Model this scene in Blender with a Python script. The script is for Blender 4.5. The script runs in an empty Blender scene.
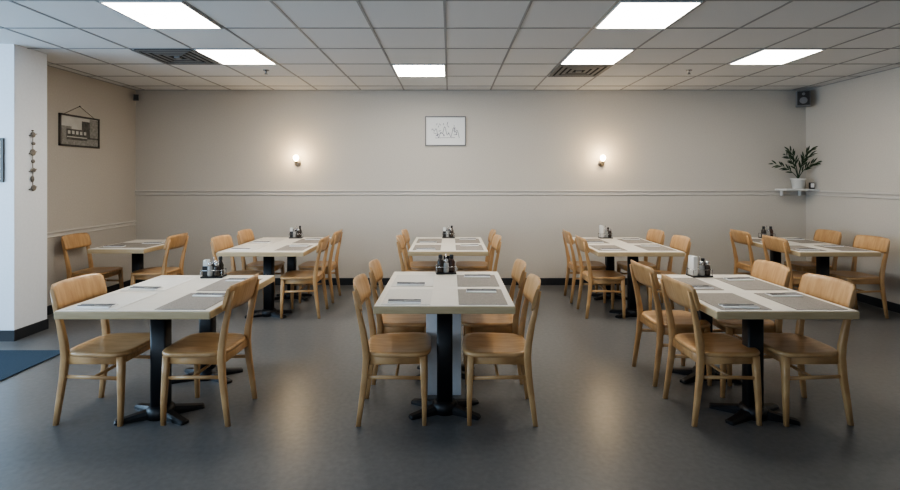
import bpy, bmesh, math, random
from mathutils import Vector, Matrix
random.seed(4)
S=bpy.context.scene
COL=S.collection

# ---------------- materials ----------------
def mat(name,c1,c2=None,rough=.5,scale=8.,stretch=(1,1,1),metal=0.,bump=0.,emit=None,estr=0.,detail=4.,spec=.5,coat=0.):
    m=bpy.data.materials.new(name); m.use_nodes=True
    nt=m.node_tree; b=nt.nodes['Principled BSDF']
    b.inputs['Base Color'].default_value=(*c1,1); b.inputs['Roughness'].default_value=rough
    b.inputs['Metallic'].default_value=metal
    b.inputs['Specular IOR Level'].default_value=spec
    b.inputs['Coat Weight'].default_value=coat
    if emit:
        b.inputs['Emission Color'].default_value=(*emit,1); b.inputs['Emission Strength'].default_value=estr
    if c2 or bump:
        tc=nt.nodes.new('ShaderNodeTexCoord'); mp=nt.nodes.new('ShaderNodeMapping'); mp.inputs['Scale'].default_value=stretch
        n=nt.nodes.new('ShaderNodeTexNoise'); n.inputs['Scale'].default_value=scale; n.inputs['Detail'].default_value=detail
        nt.links.new(tc.outputs['Object'],mp.inputs['Vector']); nt.links.new(mp.outputs['Vector'],n.inputs['Vector'])
        if c2:
            r=nt.nodes.new('ShaderNodeValToRGB'); r.color_ramp.elements[0].position=.35; r.color_ramp.elements[1].position=.65
            r.color_ramp.elements[0].color=(*c1,1); r.color_ramp.elements[1].color=(*c2,1)
            nt.links.new(n.outputs['Fac'],r.inputs['Fac']); nt.links.new(r.outputs['Color'],b.inputs['Base Color'])
        if bump:
            bp=nt.nodes.new('ShaderNodeBump'); bp.inputs['Strength'].default_value=bump; bp.inputs['Distance'].default_value=.01
            nt.links.new(n.outputs['Fac'],bp.inputs['Height']); nt.links.new(bp.outputs['Normal'],b.inputs['Normal'])
    return m
M={}
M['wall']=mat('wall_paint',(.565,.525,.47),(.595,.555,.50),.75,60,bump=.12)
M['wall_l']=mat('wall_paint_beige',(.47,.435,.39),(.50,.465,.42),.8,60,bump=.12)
M['white']=mat('white_paint',(.80,.82,.85),(.83,.85,.88),.6,40,bump=.05)
M['trim']=mat('trim_paint',(.56,.53,.49),None,.45)
M['dark']=mat('dark_baseboard',(.025,.028,.033),None,.5)
M['tile']=mat('ceiling_tile',(.66,.66,.66),(.72,.72,.72),.9,180,bump=.15)
M['grid']=mat('ceiling_grid_metal',(.28,.28,.28),None,.5)
M['wood']=mat('honey_wood',(.47,.265,.115),(.58,.355,.17),.34,5,(9,1.5,1.5),coat=.2,bump=.03)
M['top']=mat('maple_laminate',(.78,.73,.65),(.83,.79,.72),.32,5,(1.5,9,1),bump=.01)
M['edge']=mat('maple_edge',(.50,.375,.215),(.57,.44,.265),.45,6,(1,1,8))
M['black']=mat('black_cast_iron',(.010,.010,.012),None,.42,60,bump=.05)
M['blk2']=mat('black_plastic',(.02,.02,.022),None,.35)
M['mata']=mat('beige_mat',(.68,.655,.61),(.75,.725,.68),.8,160,(1,1,1),bump=.2)
M['matb']=mat('taupe_mat',(.255,.23,.205),(.33,.30,.27),.85,160,(1,1,1),bump=.3)
M['nap']=mat('napkin_paper',(.90,.90,.90),None,.8)
M['cut']=mat('cutlery_steel',(.20,.20,.21),None,.3,metal=.8)
M['steel']=mat('brushed_steel',(.45,.45,.46),None,.25,metal=1)
M['chrome']=mat('brass_bracket',(.40,.34,.27),None,.3,metal=1)
M['glassd']=mat('pepper_dark',(.03,.022,.018),(.06,.045,.035),.2,80)
M['glassc']=mat('shaker_glass',(.34,.34,.33),None,.12)
M['salt']=mat('salt_white',(.8,.8,.78),None,.25)
M['red']=mat('sauce_bottle',(.06,.03,.022),None,.25)
M['frame_w']=mat('white_frame',(.8,.8,.78),None,.4)
M['frame_d']=mat('dark_frame',(.06,.055,.05),None,.4)
M['ink']=mat('ink_lines',(.05,.06,.12),None,.7)
M['paper']=mat('drawing_paper',(.84,.84,.83),None,.8)
M['photo_sky']=mat('print_sky',(.50,.49,.46),(.60,.59,.56),.4,6)
M['photo_dk']=mat('print_dark',(.05,.05,.045),(.13,.12,.11),.4,30)
M['photo_md']=mat('print_mid',(.20,.195,.18),(.32,.31,.29),.4,40)
M['carpet']=mat('blue_carpet',(.017,.036,.060),(.03,.058,.09),.95,250,bump=.6)
M['leaf']=mat('plant_leaf',(.010,.028,.010),(.022,.055,.018),.4,12)
M['soil']=mat('soil',(.03,.02,.012),None,.9)
M['pot']=mat('ceramic_pot',(.62,.62,.60),None,.35)
M['vent']=mat('vent_metal',(.20,.195,.19),None,.5)
M['ventin']=mat('vent_dark',(.02,.02,.02),None,.8)
M['panel']=mat('light_diffuser',(.9,.9,.88),None,.5,emit=(1,.94,.84),estr=21)
M['bulb']=mat('bulb_glow',(1,.9,.7),None,.5,emit=(1,.78,.46),estr=30)
M['string']=mat('string',(.12,.09,.06),None,.9)
M['shell']=mat('ornament',(.14,.12,.10),(.28,.25,.21),.6,20)
M['speaker']=mat('speaker_gray',(.20,.20,.21),None,.5)

def floor_mat():
    m=bpy.data.materials.new('vinyl_floor'); m.use_nodes=True; nt=m.node_tree; b=nt.nodes['Principled BSDF']
    tc=nt.nodes.new('ShaderNodeTexCoord')
    a=nt.nodes.new('ShaderNodeTexNoise'); a.inputs['Scale'].default_value=1.3; a.inputs['Detail'].default_value=5
    c=nt.nodes.new('ShaderNodeTexNoise'); c.inputs['Scale'].default_value=30; c.inputs['Detail'].default_value=8
    r=nt.nodes.new('ShaderNodeValToRGB'); r.color_ramp.elements[0].position=.3;r.color_ramp.elements[1].position=.7
    r.color_ramp.elements[0].color=(.110,.109,.109,1); r.color_ramp.elements[1].color=(.160,.158,.156,1)
    mx=nt.nodes.new('ShaderNodeMath'); mx.operation='MULTIPLY_ADD'; mx.inputs[1].default_value=.35
    nt.links.new(tc.outputs['Object'],a.inputs['Vector']); nt.links.new(tc.outputs['Object'],c.inputs['Vector'])
    m2=nt.nodes.new('ShaderNodeMath'); m2.operation='MULTIPLY'; m2.inputs[1].default_value=.65
    nt.links.new(c.outputs['Fac'],m2.inputs[0])
    nt.links.new(a.outputs['Fac'],mx.inputs[0]); nt.links.new(m2.outputs[0],mx.inputs[2])
    nt.links.new(mx.outputs[0],r.inputs['Fac']); nt.links.new(r.outputs['Color'],b.inputs['Base Color'])
    b.inputs['Roughness'].default_value=.28
    bp=nt.nodes.new('ShaderNodeBump'); bp.inputs['Strength'].default_value=.05; bp.inputs['Distance'].default_value=.003
    nt.links.new(c.outputs['Fac'],bp.inputs['Height']); nt.links.new(bp.outputs['Normal'],b.inputs['Normal'])
    return m
M['floor']=floor_mat()

# ---------------- mesh builder ----------------
class B:
    def __init__(s,*mats): s.bm=bmesh.new(); s.m=list(mats)
    def mi(s,k):
        if k not in s.m: s.m.append(k)
        return s.m.index(k)
    def face(s,vs,k,sm=False):
        try:
            f=s.bm.faces.new(vs); f.material_index=s.mi(k); f.smooth=sm; return f
        except ValueError: return None
    def box(s,c,d,k,bev=0.,rot=None):
        r=bmesh.ops.create_cube(s.bm,size=1.)
        vs=r['verts']
        for v in vs:
            v.co=Vector((v.co.x*d[0],v.co.y*d[1],v.co.z*d[2]))
        fs=set(f for v in vs for f in v.link_faces)
        for f in fs: f.material_index=s.mi(k)
        if bev>0:
            es=list(set(e for v in vs for e in v.link_edges))
            rr=bmesh.ops.bevel(s.bm,geom=es,offset=bev,segments=2,affect='EDGES',profile=.5,material=-1)
            allv=set(rr['verts'])
            for f in rr['faces']:
                for v in f.verts: allv.add(v)
            stack=list(allv); seen=set(allv)
            while stack:
                v=stack.pop()
                for e in v.link_edges:
                    o=e.other_vert(v)
                    if o not in seen: seen.add(o); stack.append(o)
            vs=list(seen)
        for v in vs:
            if rot is not None: v.co=rot@v.co
            v.co+=Vector(c)
    def tube(s,pts,rads,k,u=(1,0,0),v=(0,1,0),seg=12,p=2.,caps=True):
        u=Vector(u);v=Vector(v);rings=[]
        for P,R in zip(pts,rads):
            if not isinstance(R,tuple): R=(R,R)
            ring=[]
            for i in range(seg):
                a=2*math.pi*i/seg; ca,sa=math.cos(a),math.sin(a)
                ca=math.copysign(abs(ca)**(2/p),ca); sa=math.copysign(abs(sa)**(2/p),sa)
                ring.append(s.bm.verts.new(Vector(P)+u*ca*R[0]+v*sa*R[1]))
            rings.append(ring)
        for a,b in zip(rings,rings[1:]):
            for i in range(seg):
                s.face([a[i],a[(i+1)%seg],b[(i+1)%seg],b[i]],k,True)
        if caps:
            s.face(rings[0][::-1],k); s.face(rings[-1],k)
    def rod(s,a,b,r,k,seg=8):
        a=Vector(a);b=Vector(b);d=(b-a).normalized()
        u=d.orthogonal().normalized(); v=d.cross(u)
        if not isinstance(r,tuple): r=(r,r)
        s.tube([a,b],[r[0],r[1]],k,u,v,seg)
    def lathe(s,c,prof,k,seg=20):
        s.tube([Vector(c)+Vector((0,0,z)) for r,z in prof],[max(r,.0003) for r,z in prof],k,seg=seg)
    def sphere(s,c,r,k,sc=(1,1,1)):
        rr=bmesh.ops.create_uvsphere(s.bm,u_segments=16,v_segments=10,radius=r)
        for v in rr['verts']:
            v.co=Vector((v.co.x*sc[0],v.co.y*sc[1],v.co.z*sc[2]))+Vector(c)
            for f in v.link_faces: f.material_index=s.mi(k); f.smooth=True
    def mesh(s,name):
        bmesh.ops.recalc_face_normals(s.bm,faces=s.bm.faces[:])
        me=bpy.data.meshes.new(name); s.bm.to_mesh(me); s.bm.free()
        for k in s.m: me.materials.append(M[k])
        return me
    def obj(s,name,loc=(0,0,0),rz=0):
        return put(s.mesh(name),name,loc,rz)
def put(me,name,loc=(0,0,0),rz=0):
    o=bpy.data.objects.new(name,me); COL.objects.link(o); o.location=loc; o.rotation_euler=(0,0,rz); return o
def slab(name,x0,x1,y0,y1,z0,z1,k):
    b=B(k); b.box(((x1-x0)/2,(y1-y0)/2,(z1-z0)/2),(x1-x0,y1-y0,z1-z0),k); return b.obj(name,(x0,y0,z0))

# ---------------- room ----------------
CZ=2.825; YB=7.25; XL=-4.56; XR=5.16; XE=-6.2; YF=-1.8
slab('floor',XE-.2,XR+.2,YF-.2,YB+.2,-.1,0,'floor')
slab('ceiling',XE-.2,XR+.2,YF-.2,YB+.2,CZ,CZ+.1,'tile')
slab('wall_back',XL-.2,XR+.2,YB,YB+.2,0,CZ,'wall')
slab('wall_right',XR,XR+.2,YF,YB,0,CZ,'wall')
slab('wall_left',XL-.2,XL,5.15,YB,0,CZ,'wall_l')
slab('wall_partition',XE,-4.15,4.76,5.15,0,CZ,'white')
b=B('white')
def wb(b,x0,x1,y0,y1,z0,z1,k='white'): b.box(((x0+x1)/2,(y0+y1)/2,(z0+z1)/2),(x1-x0,y1-y0,z1-z0),k)
wb(b,XE-.2,XE,YF,4.76,0,.35); wb(b,XE-.2,XE,YF,4.76,2.5,CZ); wb(b,XE-.2,XE,YF,-.6,.35,2.5); wb(b,XE-.2,XE,4.3,4.76,.35,2.5)
b.obj('wall_entry')
b=B('frame_d')
for y in (-.6,1.0,2.65,4.25): wb(b,XE-.12,XE-.06,y,y+.05,.35,2.5,'frame_d')
for z in (.35,2.45): wb(b,XE-.12,XE-.06,-.6,4.3,z,z+.05,'frame_d')
b.obj('window_1')
b=B('wall')
wb(b,XE,XR,YF-.2,YF,0,.5,'wall'); wb(b,XE,XR,YF-.2,YF,2.4,CZ,'wall'); wb(b,XE,-5.4,YF-.2,YF,.5,2.4,'wall'); wb(b,-.5,XR,YF-.2,YF,.5,2.4,'wall')
b.obj('wall_front')
b=B('frame_d')
for x in (-5.4,-3.8,-2.2,-.55): wb(b,x,x+.05,YF-.12,YF-.06,.5,2.4,'frame_d')
for z in (.5,2.35): wb(b,-5.4,-.5,YF-.12,YF-.06,z,z+.05,'frame_d')
b.obj('window_2')

slab('baseboard_back',XL,XR,YB-.015,YB,0,.10,'dark')
slab('baseboard_right',XR-.015,XR,YF,YB-.015,0,.10,'dark')
slab('baseboard_left',XL,XL+.015,5.15,YB-.015,0,.10,'dark')
b=B('dark'); wb(b,XE,-4.135,4.745,4.76,0,.10,'dark'); wb(b,-4.15,-4.135,4.76,5.15,0,.10,'dark'); b.obj('baseboard_partition')
def rail(name,p0,p1,nrm,z):
    b=B('trim'); p0=Vector(p0);p1=Vector(p1);n=Vector(nrm)
    prof=[(0,-.035),(.012,-.033),(.016,-.024),(.010,-.014),(.010,.008),(.018,.014),(.024,.026),(.020,.036),(0,.038)]
    r=[[b.bm.verts.new(p+n*a+Vector((0,0,z+h))) for a,h in prof] for p in (p0,p1)]
    for i in range(len(prof)-1): b.face([r[0][i],r[0][i+1],r[1][i+1],r[1][i]],'trim')
    b.face(r[0],'trim'); b.face(r[1],'trim')
    return b.obj(name)
rail('trim_1',(XL,YB,0),(XR,YB,0),(0,-1,0),1.335)
rail('trim_2',(XR,YF,0),(XR,YB-.02,0),(-1,0,0),1.335)
rail('trim_3',(XL,5.15,0),(XL,YB-.02,0),(1,0,0),.90)

TW=.625; X0=-.04; TD=.667; Y0=6.25
b=B('grid'); g=.010
xs=[X0+TW*k for k in range(-9,9)]; ys=[Y0+TD*k for k in range(-12,2)]
for x in xs:
    if x<XE or x>XR: continue
    y1=YB
    if x<XL: y1=4.76
    wb(b,x-g,x+g,YF,y1,CZ-.004,CZ+.001,'grid')
for y in ys:
    if y<YF or y>YB: continue
    x0=XE if y<4.76 else (-4.15 if y<5.15 else XL)
    wb(b,x0,XR,y-g,y+g,CZ-.0045,CZ+.001,'grid')
wb(b,XL,XR,YB-.02,YB,CZ-.005,CZ,'grid'); wb(b,XR-.02,XR,YF,YB,CZ-.005,CZ,'grid'); wb(b,XL,XL+.02,5.15,YB,CZ-.005,CZ,'grid')
b.obj('ceiling_grid')
def tilepos(i,j): return X0+TW*(i+.5), Y0+TD*(j+.5)
for (i,j) in [(-4,-4),(2,-4),(-4,-2),(2,-2),(-1,-1),(5,-2)]:
    x,y=tilepos(i,j)
    b=B('frame_w','panel')
    w,d=TW-.03,TD-.03
    b.box((0,0,-.005),(w-.02,d-.02,.006),'panel')
    for sx in (-1,1): b.box((sx*(w/2-.005),0,-.006),(.012,d,.012),'frame_w')
    for sy in (-1,1): b.box((0,sy*(d/2-.005),-.006),(w,.012,.012),'frame_w')
    b.obj('ceiling_light_panel',(x,y,CZ))
for (i,j) in [(-5,-2),(2,-1)]:
    x,y=tilepos(i,j); b=B('vent','ventin')
    b.box((0,0,-.002),(.56,.60,.004),'ventin')
    for q in range(4):
        h=.28-q*.065; t=.034
        for sx in (-1,1):
            b.box((sx*h,0,-.014+q*.001),(t,2*h*1.06,.004),'vent',rot=None)
            b.box((0,sx*h*1.06,-.014+q*.001),(2*h+t,t,.004),'vent')
    b.box((0,0,-.012),(.06,.06,.02),'vent')
    b.obj('ceiling_vent',(x,y,CZ))
for x,y in [(-2.17,5.9),(2.82,5.9)]:
    b=B('chrome'); b.lathe((0,0,0),[(.035,0),(.035,-.008),(.012,-.014),(.01,-.04),(.02,-.045),(.02,-.05),(.002,-.052)],'steel',12); b.obj('ceiling_sprinkler',(x,y,CZ))

# ---------------- chair ----------------
def chair_mesh():
    b=B('wood')
    for sx in (-1,1):
        ptsr=[(.197,-.235,0),(.193,-.215,.15),(.187,-.195,.30),(.183,-.186,.42),(.183,-.192,.50),(.187,-.212,.62),(.190,-.242,.75),(.190,-.262,.84)]
        rr=[(.0125,.015),(.015,.018),(.0165,.021),(.0175,.023),(.0175,.022),(.0165,.019),(.014,.015),(.011,.010)]
        b.tube([(sx*p[0],p[1],p[2]) for p in ptsr],rr,'wood',p=4.5,seg=16)
        ptsf=[(.198,.178,0),(.192,.178,.15),(.183,.173,.30),(.175,.168,.43)]
        b.tube([(sx*p[0],p[1],p[2]) for p in ptsf],[.0135,.017,.020,.0225],'wood',p=4.,seg=16)
        b.tube([(sx*.177,-.19,.405),(sx*.172,.175,.405)],[(.010,.030)]*2,'wood',u=(1,0,0),v=(0,0,1),p=4)
        b.tube([(sx*.186,-.20,.30),(sx*.184,0,.295),(sx*.185,.172,.29)],[(.008,.012)]*3,'wood',u=(1,0,0),v=(0,0,1))
    b.tube([(-.175,.168,.405),(.175,.168,.405)],[(.010,.030)]*2,'wood',u=(0,1,0),v=(0,0,1),p=4)
    b.tube([(-.18,-.187,.405),(.18,-.187,.405)],[(.010,.030)]*2,'wood',u=(0,1,0),v=(0,0,1),p=4)
    b.tube([(-.185,0.0,.296),(.185,0.0,.296)],[(.009,.010)]*2,'wood',u=(0,1,0),v=(0,0,1))
    n=48
    def out(a,sc):
        ca,sa=math.cos(a),math.sin(a); p=4.2
        x=math.copysign(abs(ca)**(2/p),ca)*.214; y=math.copysign(abs(sa)**(2/p),sa)*.214
        x*=1+.05*(y/.212)
        return x*sc,y*sc+.008
    prof=[(.90,.425),(.985,.430),(1.,.440),(.995,.450),(.97,.456),(.85,.455),(.6,.449),(.3,.446)]
    rings=[[b.bm.verts.new((*out(2*math.pi*i/n,sc),z)) for i in range(n)] for sc,z in prof]
    for a,c in zip(rings,rings[1:]):
        for i in range(n): b.face([a[i],a[(i+1)%n],c[(i+1)%n],c[i]],'wood',True)
    b.face(rings[0][::-1],'wood'); 
    cv=b.bm.verts.new((0,.008,.446))
    for i in range(n): b.face([rings[-1][i],rings[-1][(i+1)%n],cv],'wood',True)
    NU,NV=20,6; F=[];K=[]
    for j in range(NV+1):
        v=j/NV; rf=[];rk=[]
        for i in range(NU+1):
            u=-1+2*i/NU
            e=max(0,abs(u)-.86)/.14
            zc=.798; hh=.080*(1-.22*e*e)
            z=zc+hh*(2*v-1)+.008*(1-u*u)*(1 if v>.5 else -.3)
            y=-.262-.30*(z-.80)*.9+.032*u*u
            x=u*.218
            th=.011*(1-.5*abs(2*v-1)**4)
            rf.append(b.bm.verts.new((x,y+th,z))); rk.append(b.bm.verts.new((x,y-th,z)))
        F.append(rf);K.append(rk)
    for j in range(NV):
        for i in range(NU):
            b.face([F[j][i],F[j][i+1],F[j+1][i+1],F[j+1][i]],'wood',True)
            b.face([K[j][i],K[j+1][i],K[j+1][i+1],K[j][i+1]],'wood',True)
        b.face([F[j][0],F[j+1][0],K[j+1][0],K[j][0]],'wood'); b.face([F[j][NU],K[j][NU],K[j+1][NU],F[j+1][NU]],'wood')
    for i in range(NU):
        b.face([F[0][i],K[0][i],K[0][i+1],F[0][i+1]],'wood'); b.face([F[NV][i],F[NV][i+1],K[NV][i+1],K[NV][i]],'wood')
    return b.mesh('dining_chair')
CH=chair_mesh()
def chair(bx,y,side,rot=0.):
    if side>0: put(CH,'dining_chair',(bx+.285,y,0),-math.pi/2+rot)
    else: put(CH,'dining_chair',(bx-.285,y,0),math.pi/2+rot)

# ---------------- tables ----------------
def foot(b,cx,cy,dx,dy):
    d=Vector((dx,dy,0)); L=d.length; d.normalize(); s=Vector((-d.y,d.x,0))
    secs=[(0,.045,.065),(.3,.038,.05),(.75,.03,.03),(.97,.028,.022),(1,.02,.016)]
    rings=[]
    for t,w,h in secs:
        c=Vector((cx,cy,0))+d*L*t
        rings.append([b.bm.verts.new(c+s*q*w+Vector((0,0,z))) for q,z in ((-1,0),(1,0),(1,h*.6),(.6,h),(-.6,h),(-1,h*.6))])
    for a,c in zip(rings,rings[1:]):
        for i in range(6): b.face([a[i],a[(i+1)%6],c[(i+1)%6],c[i]],'black')
    b.face(rings[0],'black'); b.face(rings[-1],'black')
TZ=.75
def table(x0,x1,y0,y1,cols,panel=False,name='dining_table',cdx=0.):
    w=x1-x0; L=y1-y0; cx=(x0+x1)/2
    b=B('top','edge','black','white')
    b.box((0,L/2,TZ-.0265),(w,L,.047),'edge',bev=.006)
    b.box((0,L/2,TZ-.0015),(w-.012,L-.012,.003),'top')
    for cy in cols:
        b.tube([(cdx,cy,.03),(cdx,cy,.70)],[(.052,.042)]*2,'black',p=7,seg=24)
        b.lathe((cdx,cy,0),[(.085,0),(.085,.05),(.07,.068),(.05,.075)],'black')
        for dx in (-.225,.225):
            for dy in (-.12,.12): foot(b,cdx,cy,dx,dy)
        b.box((0,cy,.698),(w*.6,.06,.012),'black'); b.box((cdx,cy,.692),(.08,.26,.024),'black')
    if panel:
        b.box((-.01,cols[0]+.25,.352),(.25,.05,.704),'white',bev=.004)
    b.obj(name,(cx,y0,0))
bb=B('mata'); bb.box((0,0,.0015),(.43,.31,.003),'mata'); MA=bb.mesh('place_mat')
bb=B('matb'); bb.box((0,0,.0015),(.43,.31,.003),'matb'); MB=bb.mesh('place_mat')
def cut_mesh():
    b=B('nap','cut')
    b.box((0,0,.003),(.085,.21,.006),'nap',bev=.002)
    b.box((.002,0,.0068),(.078,.205,.0016),'nap')
    b.box((.019,-.055,.0105),(.012,.10,.005),'cut',bev=.0015); b.box((.019,.045,.0095),(.015,.12,.003),'cut')
    b.box((-.016,-.045,.0100),(.009,.13,.004),'cut'); b.box((-.016,.035,.0100),(.020,.045,.003),'cut')
    for q in range(4): b.box((-.0245+q*.0057,.078,.0100),(.003,.045,.003),'cut')
    return b.mesh('cutlery_setting')
CU=cut_mesh()
def setting(x,y,side,light):
    cx=x+side*.20
    put(MA if light else MB,'place_mat',(cx,y,TZ),math.pi/2)
    put(CU,'cutlery_setting',(cx-side*.01,y-side*.15,TZ+.003),(-math.pi/2 if side>0 else math.pi/2)+random.uniform(-.12,.12))
def caddy_mesh(kind):
    b=B('steel','blk2','glassd','salt','red')
    b.box((0,0,.006),(.17,.11,.012),'blk2',bev=.004)
    for sx in (-1,1):
        for sy in (-1,1): b.rod((sx*.08,sy*.05,.01),(sx*.08,sy*.05,.06),.003,'steel',6)
    for sy in (-1,1): b.rod((-.08,sy*.05,.06),(.08,sy*.05,.06),.003,'steel',6)
    for sx in (-1,1): b.rod((sx*.08,-.05,.06),(sx*.08,.05,.06),.003,'steel',6)
    b.rod((0,0,.01),(0,0,.165),.004,'steel')
    sh=[(.021,.0),(.024,.01),(.022,.07),(.018,.085)]; cap=[(.0195,.084),(.0195,.104),(.013,.114),(.002,.116)]
    if kind==0:
        b.lathe((-.015,-.024,.012),sh,'glassc'); b.lathe((-.015,-.024,.012),cap,'steel')
        b.lathe((.033,-.024,.012),sh,'glassd'); b.lathe((.033,-.024,.012),cap,'steel')
        b.box((-.055,.0,.052),(.04,.075,.08),'blk2',bev=.004)
        for q in range(4): b.box((-.055,-.024+q*.016,.09),(.032,.007,.10),'salt')
        b.lathe((.045,.026,.012),[(.022,0),(.024,.01),(.024,.08),(.011,.115),(.010,.125)],'glassd'); b.lathe((.045,.026,.012),[(.014,.122),(.014,.145),(.012,.15)],'blk2')
        b.lathe((.0,.028,.012),sh,'salt'); b.lathe((.0,.028,.012),cap,'steel')
    elif kind==2:
        b.box((-.055,.0,.09),(.036,.08,.155),'salt',bev=.004)
        b.lathe((.005,-.024,.012),sh,'glassc'); b.lathe((.005,-.024,.012),cap,'steel')
        b.lathe((.052,-.024,.012),sh,'glassd'); b.lathe((.052,-.024,.012),cap,'steel')
        b.lathe((.045,.026,.012),[(.022,0),(.024,.01),(.024,.08),(.011,.105)],'glassd'); b.lathe((.045,.026,.012),[(.014,.10),(.014,.125),(.012,.13)],'blk2')
    else:
        b.lathe((-.045,-.005,.012),[(.027,0),(.029,.01),(.029,.085),(.02,.105),(.013,.115)],'glassd'); b.lathe((-.045,-.005,.012),[(.017,.112),(.017,.14),(.014,.145)],'blk2')
        b.lathe((.047,-.005,.012),[(.027,0),(.029,.01),(.029,.085),(.02,.105),(.013,.115)],'red'); b.lathe((.047,-.005,.012),[(.017,.112),(.017,.14),(.014,.145)],'blk2')
        b.lathe((.002,-.028,.012),sh,'glassc'); b.lathe((.002,-.028,.012),cap,'steel')
    return b.mesh('condiment_caddy')
CA=[caddy_mesh(0),caddy_mesh(1),caddy_mesh(2)]
def caddy(x,y,r=0,kind=0): put(CA[kind],'condiment_caddy',(x,y,TZ),r)

def group(x0,x1,y0,y1,bl,br,cy,cols,lightL=True,lightR=False,left=None,right=None,cad=None,panel=False,my=None,kind=0,cdx=0.):
    table(x0,x1,y0,y1,cols,panel,cdx=cdx)
    left=cy if left is None else left; right=cy if right is None else right
    for y in left: chair(bl,y,1,random.uniform(-.05,.05))
    for y in right: chair(br,y,-1,random.uniform(-.05,.05))
    for y in (my or cy):
        setting(x0,y,1,lightL); setting(x1,y,-1,lightR)
    if cad: caddy(cad[0],cad[1],random.uniform(-.1,.1),kind)
FC=[.27,.90]
group(-2.38,-1.44,3.0,4.12,-2.52,-1.33,[3.32,3.88],FC,left=[3.33],right=[3.33],cad=(-1.91,4.04),my=[3.25,3.75],cdx=.02)
group(-.48,.41,3.12,4.28,-.63,.59,[3.33,3.96],[.22,.85],cad=(-.035,4.20),panel=True,my=[3.37,3.90],kind=1)
group(1.60,2.46,3.0,4.15,1.47,2.56,[3.33,3.93],FC,cad=(2.03,4.07),lightL=False,lightR=False,my=[3.25,3.78],kind=2,cdx=-.05)
BC=[.26,1.08]
group(-2.52,-1.58,5.40,6.75,-2.66,-1.40,[5.72,6.40],BC,cad=(-2.05,6.66),lightL=True,my=[5.72,6.34])
group(-.46,.42,5.45,6.78,-.61,.58,[5.75,6.38],BC,cad=(-.02,6.69),lightL=False,my=[5.75,6.36])
group(1.60,2.54,5.40,6.75,1.46,2.68,[5.72,6.40],BC,cad=(2.07,6.66),lightL=False,my=[5.72,6.34],kind=2)
group(3.78,4.66,5.40,6.75,3.66,4.86,[5.70,6.38],BC,cad=(4.22,6.66),lightL=False,kind=1,my=[5.70,6.34])
group(-4.08,-3.44,5.62,6.5,-4.49,-3.20,[5.95],[.4],cad=None,lightL=False)

# ---------------- wall things ----------------
for x in (-2.205,2.19):
    b=B('chrome','bulb','frame_w')
    b.tube([(0,0,0),(0,-.012,0),(0,-.02,0)],[.045,.045,.03],'chrome',u=(1,0,0),v=(0,0,1),seg=20)
    b.tube([(0,-.015,-.005),(0,-.06,-.02),(0,-.085,-.012),(0,-.09,.01)],[.008]*4,'chrome',u=(1,0,0),v=(0,.7,.7),seg=10)
    b.lathe((0,-.09,.0),[(.012,.0),(.028,.012),(.03,.03),(.02,.034)],'chrome')
    b.lathe((0,-.09,.03),[(.014,0),(.022,.012),(.038,.035),(.041,.052),(.032,.076),(.014,.09),(.001,.092)],'bulb')
    b.obj('wall_sconce',(x,YB,1.76))
    l=bpy.data.lights.new('sconce_light','POINT'); l.energy=9; l.color=(1,.72,.40); l.shadow_soft_size=.05
    o=bpy.data.objects.new('sconce_light',l); COL.objects.link(o); o.location=(x,YB-.22,1.88)

b=B('frame_w','paper','ink')
W,H=.59,.43
b.box((0,-.006,0),(W-.02,.006,H-.02),'paper')
for sx in (-1,1): b.box((sx*(W/2-.007),-.011,0),(.014,.022,H),'speaker',bev=.003)
for sz in (-1,1): b.box((0,-.011,sz*(H/2-.007)),(W,.022,.014),'speaker',bev=.003)
pr=None
for k in range(46):
    t=k/45; p=(-.2+.4*t,-.0105,-.02+.05*math.sin(t*17)+.035*math.sin(t*41+1))
    if pr: b.rod(pr,p,.0028,'ink',5)
    pr=p
for k in range(22):
    x=random.uniform(-.16,.16); z=random.uniform(-.08,.09); a=random.uniform(0,3.1); L=random.uniform(.02,.05)
    b.rod((x,-.0105,z),(x+L*math.cos(a),-.0105,z+L*math.sin(a)),.003,'ink',5)
b.rod((-.15,-.0105,-.10),(.14,-.0105,-.095),.0024,'ink',5)
b.obj('framed_sketch',(-.065,YB,2.23))
b=B('frame_d','photo_sky','photo_dk','string')
W,H=.66,.38
b.box((.006,0,0),(.008,W-.02,H-.02),'photo_sky')
b.box((.011,0,-.13),(.002,W-.03,.09),'photo_md')
b.box((.0105,.17,.02),(.002,.28,.22),'photo_dk'); b.box((.0112,.24,.05),(.002,.15,.23),'photo_md')
b.box((.0105,-.22,-.02),(.002,.16,.14),'photo_md'); b.box((.0114,-.05,-.045),(.002,.34,.13),'photo_dk')
for q in range(5): b.box((.0122,-.18+q*.065,-.02),(.002,.04,.04),'photo_sky')
b.box((.0122,-.05,-.075),(.002,.33,.012),'photo_sky')
for sy in (-1,1): b.box((.011,sy*(W/2-.01),0),(.022,.02,H),'frame_d')
for sz in (-1,1): b.box((.011,0,sz*(H/2-.01)),(.022,W,.02),'frame_d')
b.rod((.006,-.25,H/2),(.006,0,H/2+.12),.0025,'string',5); b.rod((.006,.25,H/2),(.006,0,H/2+.12),.0025,'string',5)
b.sphere((.008,0,H/2+.12),.008,'frame_d')
b.obj('framed_photograph',(XL,6.15,2.12))
b=B('frame_d','paper'); b.box((0,-.008,0),(.34,.016,.42),'frame_d',bev=.003); b.box((0,-.0175,0),(.29,.003,.37),'paper'); b.obj('framed_notice',(-4.41,4.76,1.72))
b=B('string','shell'); b.rod((.012,0,0),(.012,0,-.60),.003,'string',6); b.rod((0,0,0),(.02,0,.0),.005,'string',6)
z=-.04
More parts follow.
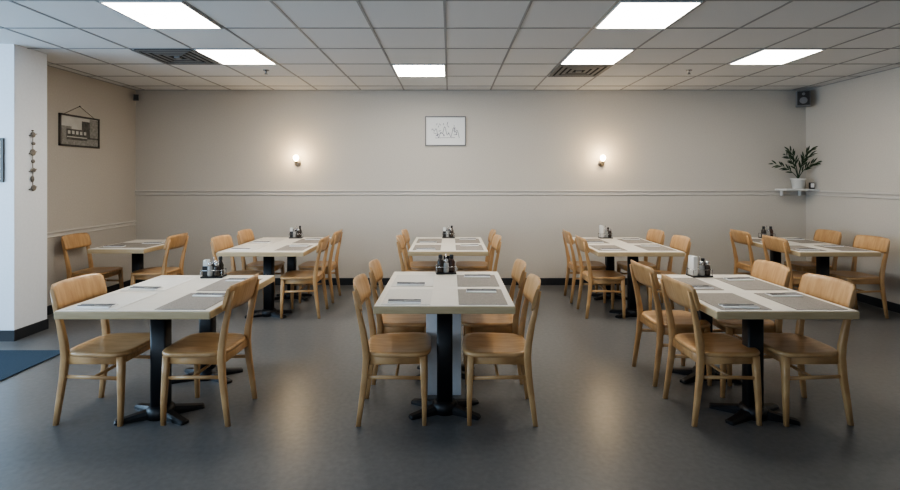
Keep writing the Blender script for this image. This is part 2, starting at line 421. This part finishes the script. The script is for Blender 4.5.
for k,(r,sc) in enumerate([(.028,(.35,1,1)),(.022,(.5,1,.7)),(.034,(.3,1,1)),(.02,(.6,1,1)),(.032,(.35,1,.7)),(.026,(.4,.8,1.3)),(.03,(.3,1,1))]):
    b.sphere((.012,random.uniform(-.012,.012),z),r,'shell',sc); 
    if k%2==0: b.rod((.012,-.045,z-.015),(.012,.045,z+.01),.005,'shell',6)
    z-=.088
b.obj('hanging_ornament',(-4.15,4.96,2.02))
b=B('carpet'); b.box((0,0,.006),(2.4,2.9,.012),'carpet',bev=.004); b.obj('entrance_mat',(-4.62,3.02,0))
b=B('frame_w')
b.box((-.235,-.12,0),(.47,.24,.022),'frame_w',bev=.003); b.box((-.12,-.02,-.05),(.02,.04,.08),'frame_w'); b.box((-.38,-.02,-.05),(.02,.04,.08),'frame_w')
b.obj('corner_shelf',(XR,YB-.025,1.385))
SZ=1.396
def plant():
    rnd=random.Random(11)
    b=B('pot','soil','leaf')
    b.lathe((0,0,0),[(.062,0),(.07,.01),(.088,.125),(.094,.13),(.094,.15),(.086,.15),(.084,.135)],'pot',24)
    b.lathe((0,0,0),[(.082,.13),(.084,.138),(.001,.14)],'soil',20)
    stems=[(-.38,-.06,.22),(-.27,-.14,.34),(-.10,.02,.40),(.13,-.06,.42),(.05,-.16,.34),(.17,-.12,.24)]
    for dx,dy,h in stems:
        pts=[]
        for k in range(13):
            t=k/12
            pts.append(Vector((dx*t**1.4,dy*t**1.4,.13+h*(1.35*t-.35*t**3))))
        b.tube(pts,[.007-.004*k/12 for k in range(13)],'leaf',seg=6)
        for k in range(4,13,1):
            p=pts[k]; d=(pts[k]-pts[k-1]).normalized(); s=d.cross(Vector((0,1,.2)))
            s.normalize(); up=s.cross(d)
            for sg in ((-1,1) if k%3==0 else ((1,) if k%3==1 else (-1,))) if k<12 else (0,):
                dr=(d*.95+s*sg*.5+up*rnd.uniform(-.2,.2)).normalized(); L=.12; wv=dr.cross(up).normalized()*.011
                q=[p,p+dr*L*.35+wv,p+dr*L*.7+wv*.8-Vector((0,0,.006)),p+dr*L-Vector((0,0,.016)),p+dr*L*.7-wv*.8-Vector((0,0,.006)),p+dr*L*.35-wv]
                vs=[b.bm.verts.new(x) for x in q]
                for v in vs:
                    if v.co.x>.20: v.co.x=.20
                    if v.co.y>.12: v.co.y=.12
                b.face(vs,'leaf')
    return b.obj('potted_plant',(4.94,YB-.155,SZ))
plant()
b=B('blk2','salt'); b.box((0,0,.045),(.065,.03,.09),'blk2',bev=.004); b.box((0,-.0155,.05),(.05,.002,.06),'salt'); b.obj('card_holder',(5.10,YB-.20,SZ))  # small card holder on the shelf: black block with a white face
def spk(name,x,y,z,rz,s=1.):
    b=B('speaker','blk2'); b.box((0,0,0),(.17*s,.15*s,.22*s),'speaker',bev=.012*s)
    b.box((0,-.077*s,0),(.145*s,.006,.195*s),'blk2'); 
    b.tube([(0,-.078*s,-.03*s),(0,-.084*s,-.03*s)],[.05*s,.04*s],'speaker',u=(1,0,0),v=(0,0,1),seg=20)
    b.tube([(0,-.078*s,.06*s),(0,-.083*s,.06*s)],[.022*s,.016*s],'speaker',u=(1,0,0),v=(0,0,1),seg=16)
    b.rod((0,.07*s,0),(0,.16*s,.0),.012*s,'blk2'); b.rod((0,.155*s,-.03*s),(0,.155*s,.04*s),.02*s,'blk2')
    b.obj(name,(x,y,z),rz)
spk('wall_speaker',5.0,7.08,2.67,-.55)
spk('security_camera',XL+.07,7.15,2.70,.6,.4)

# ---------------- lights ----------------
def area(name,loc,rot,sx,sy,e,c):
    l=bpy.data.lights.new(name,'AREA'); l.shape='RECTANGLE'; l.size=sx; l.size_y=sy; l.energy=e; l.color=c
    o=bpy.data.objects.new(name,l); COL.objects.link(o); o.location=loc; o.rotation_euler=rot; return o
area('daylight_side_window',(XE-.3,1.85,1.45),(0,-math.pi/2,0),2.1,4.8,300,(.54,.77,1))
area('daylight_front_window',(-2.95,YF-.35,1.45),(math.pi/2,0,0),4.8,1.9,45,(.72,.86,1))
w=bpy.data.worlds.new('World'); S.world=w; w.use_nodes=True
w.node_tree.nodes['Background'].inputs[0].default_value=(.55,.7,1,1); w.node_tree.nodes['Background'].inputs[1].default_value=.5
try:
    S.view_settings.look='AgX - Medium High Contrast'
except Exception as e: print(e)

cam=bpy.data.cameras.new('camera'); co=bpy.data.objects.new('camera',cam); COL.objects.link(co)
co.location=(0,0,1.55); co.rotation_euler=(math.pi/2,0,0); cam.lens=20; cam.sensor_width=36; cam.shift_y=-67/900; cam.clip_start=.05
S.camera=co
